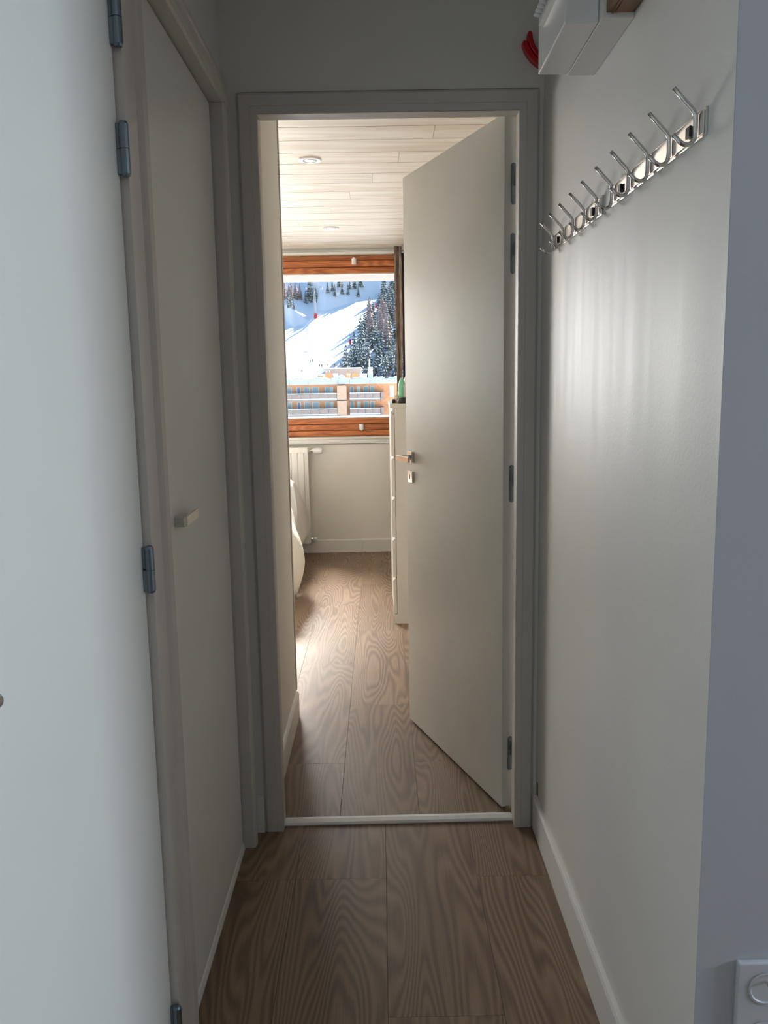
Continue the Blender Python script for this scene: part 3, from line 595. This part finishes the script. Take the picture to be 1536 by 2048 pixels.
def inpoly(p, poly):
    x, y = p; c = False; n = len(poly)
    for i in range(n):
        x1, y1 = poly[i]; x2, y2 = poly[(i+1) % n]
        if (y1 > y) != (y2 > y) and x < (x2-x1)*(y-y1)/(y2-y1)+x1: c = not c
    return c
# blue shade shaped into the slope: faces steepened to turn from the sun
STEEP = [[(600, 540), (603, 568), (614, 590), (630, 600), (634, 618), (651, 622), (692, 609), (734, 598), (770, 592), (960, 575), (960, 540)],
         [(556, 608), (587, 613), (598, 624), (610, 633), (618, 641), (606, 650), (585, 653), (577, 649), (566, 632), (556, 626)]]
def dist_steep(px, py): return any(inpoly((px, py), q) for q in STEEP)
rows = [775-1.25*i for i in range(0, 160)]+[575-8*i for i in range(1, 18)]
cols = [-2600+200*i for i in range(14)]+[200+60*i for i in range(5)]+[500+2.5*i for i in range(137)]+[850+60*i for i in range(6)]+[1250+200*i for i in range(14)]
rn = random.Random(5)
rays = {}
def mogul(px, py):
    s = 0
    if px < 640 and 700 < py < 752: s = .16*math.sin(py*1.15+px*.07+2*math.sin(px*.11))*(1-sm(600, 640, px))
    return s
Yc = []
for px in cols:
    Y = 235.0+10*math.sin(px*.004); t0 = None; col = []
    for py in rows:
        q = at(px, py, 1.0); t = q.z-CAM_H
        if t0 is not None:
            s = .36+.035*math.sin(px*.021+py*.05)+mogul(px, py)
            if dist_steep(px, py): s = 1.05
            s = max(s, t+.10)
            Y += Y*(t-t0)/(s-t)
        t0 = t; col.append(Y)
    Yc.append(col)
# smooth across columns so that no false gullies appear
for _ in range(3):
    Yn = [c[:] for c in Yc]
    for i in range(1, len(cols)-1):
        for j in range(len(rows)): Yn[i][j] = (Yc[i-1][j]+2*Yc[i][j]+Yc[i+1][j])/4
    Yc = Yn
def ground(px, py):
    i = max(0, min(len(cols)-2, next((k for k in range(len(cols)-1) if cols[k+1] > px), len(cols)-2)))
    j = max(0, min(len(rows)-2, next((k for k in range(len(rows)-1) if rows[k+1] < py), len(rows)-2)))
    a = (px-cols[i])/(cols[i+1]-cols[i]); b = (py-rows[j])/(rows[j+1]-rows[j])
    Y = (Yc[i][j]*(1-a)+Yc[i+1][j]*a)*(1-b)+(Yc[i][j+1]*(1-a)+Yc[i+1][j+1]*a)*b
    return at(px, py, Y)
G = []
for i, px in enumerate(cols):
    g0 = at(px, rows[0], Yc[i][0]); sx = g0.x/g0.y
    row = [Vector((sx*(g0.y*.0+yy), yy, zz)) for yy, zz in ((9, -15), (60, -15), (120, -15), (165, -14), (190, -9), (215, -3.0))]
    row += [at(px, py, Yc[i][j]) for j, py in enumerate(rows)]
    G.append(row)
hill = MB().grid(G).build('ski_slope', M_snow, smooth=True, origin=(0, 200, 0)); st(hill, 'sunlit snow-covered ski slope with blue shade from steepened faces', 'ground')

# conifers: whorls of drooping boughs with snow on them
def conifer_mesh(name, seed, slim=.27, snow=.6, bough=M_conif, levels=9):
    r = random.Random(seed); mb = MB(); mb.cur = 2
    mb.tube([(0, 0, 0), (0, 0, .5), (0, 0, .97)], [.022, .014, .003], 5)
    for l in range(levels):
        zc = .10+.86*(l/levels)**.95; rad = slim*(1-zc)**.85+.015; nb = 9 if l < levels-2 else 6
        for k in range(nb):
            a = 2*math.pi*(k+r.random()*.7)/nb; rr_ = rad*r.uniform(.75, 1.1); ca, sa = math.cos(a), math.sin(a)
            w = rr_*.42; dz = -rr_*r.uniform(.30, .55); zt_ = zc+.055
            tip = (ca*rr_, sa*rr_, zc+dz); c1 = (ca*rr_*.6-sa*w, sa*rr_*.6+ca*w, zc+dz*.5-.01); c2_ = (ca*rr_*.6+sa*w, sa*rr_*.6-ca*w, zc+dz*.5-.01); mid = (ca*rr_*.55, sa*rr_*.55, zc+dz*.25+.03); root = (0, 0, zt_)
            mb.cur = 0; mb.add([root, c1, tip, c2_, mid], [(0, 1, 4), (1, 2, 4), (2, 3, 4), (3, 0, 4)])
            if r.random() < snow:
                up_ = .010; q = [tuple(v*f for v in mid[:2])+(mid[2]+up_,) for f in (1,)][0]
                s1 = (ca*rr_*.72-sa*w*.45, sa*rr_*.72+ca*w*.45, zc+dz*.55+.018); s2 = (ca*rr_*.72+sa*w*.45, sa*rr_*.72-ca*w*.45, zc+dz*.55+.018); s3 = (ca*rr_*.93, sa*rr_*.93, zc+dz*.85+.014); s0 = (ca*rr_*.2, sa*rr_*.2, zt_-.004)
                mb.cur = 1; mb.add([s0, s1, s3, s2, q], [(0, 1, 4), (1, 2, 4), (2, 3, 4), (3, 0, 4)])
    me_o = mb.build(name, [bough, M_tsnow, M_bark], None, origin=(0, 0, 0)); return me_o
protos = [conifer_mesh('conifer', s, sl, sn) for s, sl, sn in ((1, .19, .55), (2, .22, .65), (3, .17, .5))]
larches = [conifer_mesh('larch', 11, .20, .12, M_larch, 11), conifer_mesh('larch', 12, .24, .18, M_larch, 11)]
used = set()
placed = []
def plant(kind, px, py, hpx, label, group, cat='tree'):
    p = ground(px, py); rad = .19*hpx*p.y/F_PX
    if any((p.x-a)**2+(p.y-b)**2 < (1.0*(rad+c))**2 for a, b, c in placed): return
    placed.append((p.x, p.y, rad))
    src = (protos if kind == 'conifer' else larches)[R.randrange(3 if kind == 'conifer' else 2)]
    p = ground(px, py)
    if src.name in used: o = src.copy(); C.objects.link(o); o.name = kind
    else: o = src; used.add(src.name)
    h = hpx*p.y/F_PX*.985; wd_ = R.uniform(.9, 1.15)
    o.location = (p.x, p.y, p.z-.2); o.scale = (h*wd_, h*wd_, h); o.rotation_euler = (0, 0, R.uniform(0, 6.28)); tag(o, label, cat, group)
forest = []
# dense stand right of the piste: its edge runs from the lower left to the upper right
def edge_x(py): 
    pts = [(560, 770), (590, 765), (612, 768), (625, 760), (645, 736), (665, 727), (690, 722), (715, 706), (735, 690), (750, 690)]
    for (a, xa), (b, xb) in zip(pts, pts[1:]):
        if a <= py <= b: return xa+(xb-xa)*(py-a)/(b-a)
    return pts[-1][1]
rt2 = random.Random(21)
py = 596
while py < 762:
    px = edge_x(min(749, py))+rt2.uniform(2, 8)
    while px < 838:
        forest.append((px, py+rt2.uniform(-4, 4), rt2.uniform(36, 58)+(10 if py > 680 else 0))); px += rt2.uniform(4, 8)
    py += 5.5
for px, py, h in forest:
    lar = (735 < px < 800 and 640 < py < 715 and rt2.random() < .55)
    if lar: plant('larch', px, py, h*1.1, 'bare reddish brown larch among the conifers right of the piste', 'bare larches in the stand right of the piste')
    else: plant('conifer', px, py, h, 'snow-dusted conifer in the dense stand right of the piste', 'conifers in the stand right of the piste')
# clumps at the top and at the left
for k in range(60): plant('conifer', rt2.uniform(652, 722), rt2.uniform(572, 593), rt2.uniform(22, 34), 'snow-dusted conifer in the clump high above the piste', 'conifers in the high clump')
for k in range(14): plant('conifer', rt2.uniform(610, 634), rt2.uniform(584, 612), rt2.uniform(26, 40), 'conifer close around the lift pylon', 'conifers around the lift pylon')
for k in range(70): plant('larch', rt2.uniform(540, 604), rt2.uniform(590, 600), rt2.uniform(28, 38), 'bare greyish larch in the wood at the left edge of the pane', 'larches in the wood left of the pylon')
for k in range(40): plant('conifer', rt2.uniform(545, 588), rt2.uniform(604, 619), rt2.uniform(18, 28), 'dark conifer in the row below the bare larches', 'conifers below the larch wood')
for k in range(14): plant('conifer', rt2.uniform(770, 840), rt2.uniform(566, 592), rt2.uniform(28, 44), 'snow-dusted conifer behind the curtain edge high on the slope', 'conifers at the top of the stand')
for q in [o for o in protos+larches if o.name not in used]: bpy.data.objects.remove(q)

# lift pylon, padded snow posts, stake line
M_pyl = paint('galvanised', (.40, .43, .46), .5, 0)
p = ground(631.5, 636); ht = 60*p.y/F_PX
py_ = empty('lift_pylon', p); tag(py_, 'tall grey ski lift pylon with red padded foot on the slope', 'lift pylon')
MB().tube([p, p+Vector((-.4*1, 0, ht))], [.50, .32], 12).build('mast', M_pyl, py_, smooth=True)
MB().box((p.x-3.4, p.y-.35, p.z+ht-.4), (p.x+2.6, p.y+.35, p.z+ht)).build('crossarm', M_pyl, py_)
for dx in (-3.2, 2.4): MB().box((p.x+dx-.25, p.y-1.4, p.z+ht-1.0), (p.x+dx+.25, p.y+1.4, p.z+ht-.45)).build('roller_battery', M_pyl, py_)
MB().tube([p+Vector((0, 0, -.3)), p+Vector((0, 0, 1.5))], .62, 10).build('red_padding', M_red, py_)
for px, py, lab in ((752, 616, 'red padded snow post on the upper piste by the trees'), (700.5, 689, 'red padded snow post at the middle of the piste')):
    p = ground(px, py); e = empty('snow_post', p); tag(e, lab, 'post')
    MB().tube([p+Vector((0, 0, -.3)), p+Vector((0, 0, 1.7))], .30, 8).build('red_padding', M_red, e)
    MB().tube([p+Vector((0, 0, 1.85)), p+Vector((-.2, 0, 5.0))], .10, 6).build('pole', M_pyl, e)
def fence(name, a, b, n, lab):
    e = empty(name, ground(*a)); tag(e, lab, 'piste fence'); pts = [ground(a[0]+(b[0]-a[0])*k/n, a[1]+(b[1]-a[1])*k/n) for k in range(n+1)]
    for q in pts: MB().tube([q-Vector((0, 0, .3)), q+Vector((0, 0, 1.1))], .06, 5).build('stake', M_pyl, e)
    mb = MB()
    for zz in (.45, .95): mb.tube([q+Vector((0, 0, zz)) for q in pts], .05, 4)
    tag(mb.build('rope', M_pyl, e), None, None, None, None)
fence('piste_fence', (676, 644), (732, 605), 14, 'thin fence line running up across the bright piste')
# skiers
def skier(px, py, h, col, lab, lean):
    p = ground(px, py); H = h*p.y/F_PX; u = H/1.75
    e = empty('person', p); tag(e, lab, 'person', 'skiers on the lower piste')
    me = bpy.data.meshes.new('body'); J = [(0, 0, .92), (0, .02, 1.15), (lean*.06, .02, 1.42), (lean*.08, .0, 1.50), (lean*.09, -.02, 1.66), (.09, 0, .88), (.13, -.10, .50), (.14, .03, .08), (.14, -.12, .04), (-.09, 0, .88), (-.13, -.10, .50), (-.14, .03, .08), (-.14, -.12, .04), (.20, .02, 1.40), (.30, -.06, 1.14), (.34, -.24, 1.04), (-.18, .02, 1.40), (-.28, -.06, 1.14), (-.33, -.24, 1.04)]
    Ed = [(0, 1), (1, 2), (2, 3), (3, 4), (0, 5), (5, 6), (6, 7), (7, 8), (0, 9), (9, 10), (10, 11), (11, 12), (2, 13), (13, 14), (14, 15), (2, 16), (16, 17), (17, 18)]
    me.from_pydata([(a*u, b*u, c*u+.06) for a, b, c in J], Ed, []); o = bpy.data.objects.new('body', me); C.objects.link(o); o.parent = e
    o.modifiers.new('skin', 'SKIN'); sub = o.modifiers.new('sub', 'SUBSURF'); sub.levels = 1; sub.render_levels = 1
    rad = [.16, .17, .17, .07, .11, .11, .08, .06, .05, .11, .08, .06, .05, .07, .055, .045, .07, .055, .045]
    for i, v in enumerate(me.skin_vertices[0].data): v.radius = (rad[i]*u*1.15,)*2; v.use_root = (i == 0)
    me.materials.append(col)
    for s in (-1, 1): MB().box((p.x+s*.14*u-.05, p.y-.85*u, p.z+.0), (p.x+s*.14*u+.05, p.y+.75*u, p.z+.05)).build('ski', M_black, e)
    for s in (-1, 1): MB().tube([p+Vector((s*.34*u, -.24*u, 1.08*u)), p+Vector((s*.46*u, .1*u, 0))], .03, 5).build('ski_pole', M_pyl, e)
jk = [paint('jacket_'+n_, c_, .8, 0, wear=0) for n_, c_ in (('navy', (.03, .05, .12)), ('grey', (.10, .11, .13)), ('dark_red', (.16, .03, .04)))]
for i, (px, py, h, lab) in enumerate(((620.5, 728, 7, 'skier in dark clothing standing highest on the lower piste, first of a pair'), (625.5, 727.5, 9, 'taller skier in dark clothing, second of the pair highest on the lower piste'), (639.5, 735.5, 7, 'skier in dark clothing near the grey rooftop hut'), (644, 736.5, 8.5, 'skier beside another near the grey rooftop hut'), (656, 735, 7.5, 'skier standing alone just above the hut roof'), (669, 734, 7, 'skier above the middle of the hut roof'), (681.5, 732, 6.5, 'skier close to the trees above the hut'), (604, 747.5, 8, 'lone skier lowest on the piste, at the far side from the trees'))):
    skier(px, py, h, jk[i % 3], lab, (-1)**i)

# the apartment block across the valley
YB = 150.0
def X(px, py=790, Y=YB): return at(px, py, Y).x
def Zz(py, Y=YB, px=676): return at(px, py, Y).z
ab = empty('apartment_building', (0, YB, -15)); tag(ab, 'long orange timber-clad apartment block with snowy flat roof and balconies', 'building')
x0b, x1b = X(480), X(860); zr = Zz(768)
MB().box((x0b, YB, -15), (x1b, YB+11, zr)).build('wall', M_fac, ab)
MB().box((x0b-.6, YB-1.4, Zz(768.5)), (x1b+.6, YB+11.5, Zz(759.5))).build('fascia', M_fascia, ab)
k = x0b
rs = []; nsn = 90
for i in range(nsn+1):
    x = x0b-.5+(x1b-x0b+1)*i/nsn; hgt = .28+.16*math.sin(i*.7)+.12*math.sin(i*1.9)
    rs.append([Vector((x, YB-1.35, Zz(759.4))), Vector((x, YB-1.30, Zz(759.4)+hgt*.8)), Vector((x, YB-.6, Zz(759.4)+hgt)), Vector((x, YB+5, Zz(759.4)+hgt*1.1)), Vector((x, YB+11.4, Zz(759.4)+hgt))])
MB().grid(rs).build('roof_snow', M_snow, ab, smooth=True)
for px in (580, 618, 676.5, 700, 740): MB().box((X(px, 763)-.04, YB-1.44, Zz(768.4)), (X(px, 763)+.04, YB-1.40, Zz(759.8))).build('fascia_joint', M_grey, ab)
st_h = Zz(787)-Zz(817.3)
for s in range(4):
    dz = -s*st_h if s else 0
    for (a, b) in ((567, 675), (700, 760.5)):
        xa, xb = X(a), X(b)
        if a == 567: xa = X(497)
        zt_, zb_ = Zz(787.6)+dz, Zz(798)+dz
        MB().box((xa, YB-2.0, zb_-.25), (xb, YB-.01, zb_)).build('balcony_slab', M_grey, ab)
        n_ = int((xb-xa)/1.6)+1
        for i in range(n_):
            u0 = xa+(xb-xa)*i/n_; u1 = xa+(xb-xa)*(i+1)/n_
            MB().box((u0+.03, YB-2.02, zb_+.05), (u1-.03, YB-1.92, zt_-.06)).build('balcony_panel', M_panel, ab)
        MB().box((xa, YB-2.06, zt_), (xb, YB-1.86, zt_+.16)).build('rail_snow', M_snow, ab)
        MB().box((xa, YB-2.1, zb_-.04), (xb, YB-2.03, zb_+.14)).build('slab_snow', M_snow, ab)
    wz0, wz1 = Zz(785.5)+dz, Zz(773)+dz
    for (a, b, kind) in ((528, 539, 'g'), (545, 556, 'g'), (575, 583, 'g'), (594.3, 601, 'b'), (608.5, 619.5, 'g'), (624.5, 637.5, 'g'), (650.5, 660, 'd'), (660.6, 666, 'f'), (700.5, 707.5, 'g'), (714.5, 720.5, 'f'), (728, 736.5, 'g'), (741, 748, 'g'), (780, 787, 'f'), (800, 808, 'g'), (820, 828, 'g')):
        w = MB().box((X(a)-.06, YB-.06, wz0-.9), (X(b)+.06, YB-.005, wz1)).build('window', M_wframe, ab)
        MB().box((X(a)+.06, YB-.10, wz0-.85), (X(b)-.06, YB-.065, wz1-.08)).build('pane', {'b': M_wblue, 'g': M_wglass, 'd': M_wglass, 'f': M_wframe}[kind], w)
    MB().box((X(675.5), YB-2.2, Zz(798)+dz-.3), (X(694), YB-.01, Zz(769)+dz-(0 if s else .2))).build('bay_panel', M_tan, ab)
    MB().box((X(762), YB-2.1, Zz(798)+dz-.3), (X(767.5), YB-.01, Zz(785)+dz)).build('side_panel', M_panel, ab)
for i in range(26):
    x = X(480)+i*.55
    if x < X(590): MB().box((x, YB-.04, Zz(786)), (x+.05, YB-.002, Zz(769))).build('cladding_batten', M_tan, ab)
# roof furniture
rv = MB(); lathe(rv, (X(682, 753, 156), 156, Zz(758, 156)), [(.75, 0), (.78, .25), (.62, .55), (.3, .72), (.05, .76)], 16); tag(rv.build('roof_dome', M_fascia, smooth=True), 'low pale dome on the snowy roof of the orange block', 'roof vent')
e = empty('roof_chimney', (X(740.5, 745, 158), 158, Zz(758, 158))); tag(e, 'pale square chimney with thin white flue on the block roof', 'chimney')
MB().box((X(736, 745, 158), 157.4, Zz(758, 158)), (X(745.5, 745, 158), 158.4, Zz(735.5, 158))).build('shaft', paint('pale_chimney', (.66, .74, .80), .7, 0), e)
MB().tube([(X(739, 735, 158), 158, Zz(736, 158)), (X(739, 735, 158), 158, Zz(718, 158))], .12, 10).build('flue', M_snow, e, smooth=True)
rb = empty('rooftop_hut', (X(683, 745, 166), 168, Zz(760, 166))); tag(rb, 'grey timber hut with orange base and snow cap behind the block roof', 'hut')
YH = 165.0
MB().box((X(650, 745, YH), YH, Zz(758, YH)), (X(722, 745, YH), YH+6, Zz(739.5, YH))).build('wall', M_grey, rb)
MB().box((X(646.5, 745, YH), YH-.7, Zz(739.5, YH)), (X(724, 745, YH), YH+6.6, Zz(737.8, YH))).build('roof', M_grey, rb)
MB().box((X(646.5, 745, YH), YH-.72, Zz(737.8, YH)), (X(723, 745, YH), YH+6.6, Zz(735.4, YH))).build('roof_snow', M_snow, rb, .1)
for a, b, t_, c_ in ((650.5, 664, 745.5, M_fac), (692, 700, 745, M_fac), (704, 716, 746.5, M_fac)): MB().box((X(a, 745, YH), YH-.06, Zz(757, YH)), (X(b, 745, YH), YH-.005, Zz(t_, YH))).build('orange_panel', c_, rb)
for a, b in ((651.5, 653.5), (655.5, 657), (658.5, 660.5)): MB().box((X(a, 745, YH), YH-.08, Zz(744.5, YH)), (X(b, 745, YH), YH-.005, Zz(740.5, YH))).build('window', M_wframe, rb)
bd_ = [(669, 750), (641, 754), (727, 744)]
for i, (px, py, w_) in enumerate(((671, 756, .8), (697, 755, .5), (727, 757, 1.3), (644, 757, .6))):
    q = MB(); z0_ = Zz(759, 159); c_ = (X(px, py, 160), 160, z0_)
    q.box((c_[0]-w_/2, 159.6, z0_), (c_[0]+w_/2, 160.4, Zz(748-(0 if i != 0 else 1), 159)-.2)); o = q.build('roof_vent', M_fascia if i % 2 == 0 else M_fac)
    tag(o, ['bluish box vent on the block roof before the hut', 'small orange box vent on the block roof', 'wide vent box on the block roof between hut and chimney', 'low orange vent at the hut corner on the block roof'][i], 'roof vent')
    cap = MB().box((c_[0]-w_/2-.08, 159.5, Zz(748-(0 if i != 0 else 1), 159)-.2), (c_[0]+w_/2+.08, 160.5, Zz(748-(0 if i != 0 else 1), 159)+.02)).build('snow_cap', M_snow, o, .06)
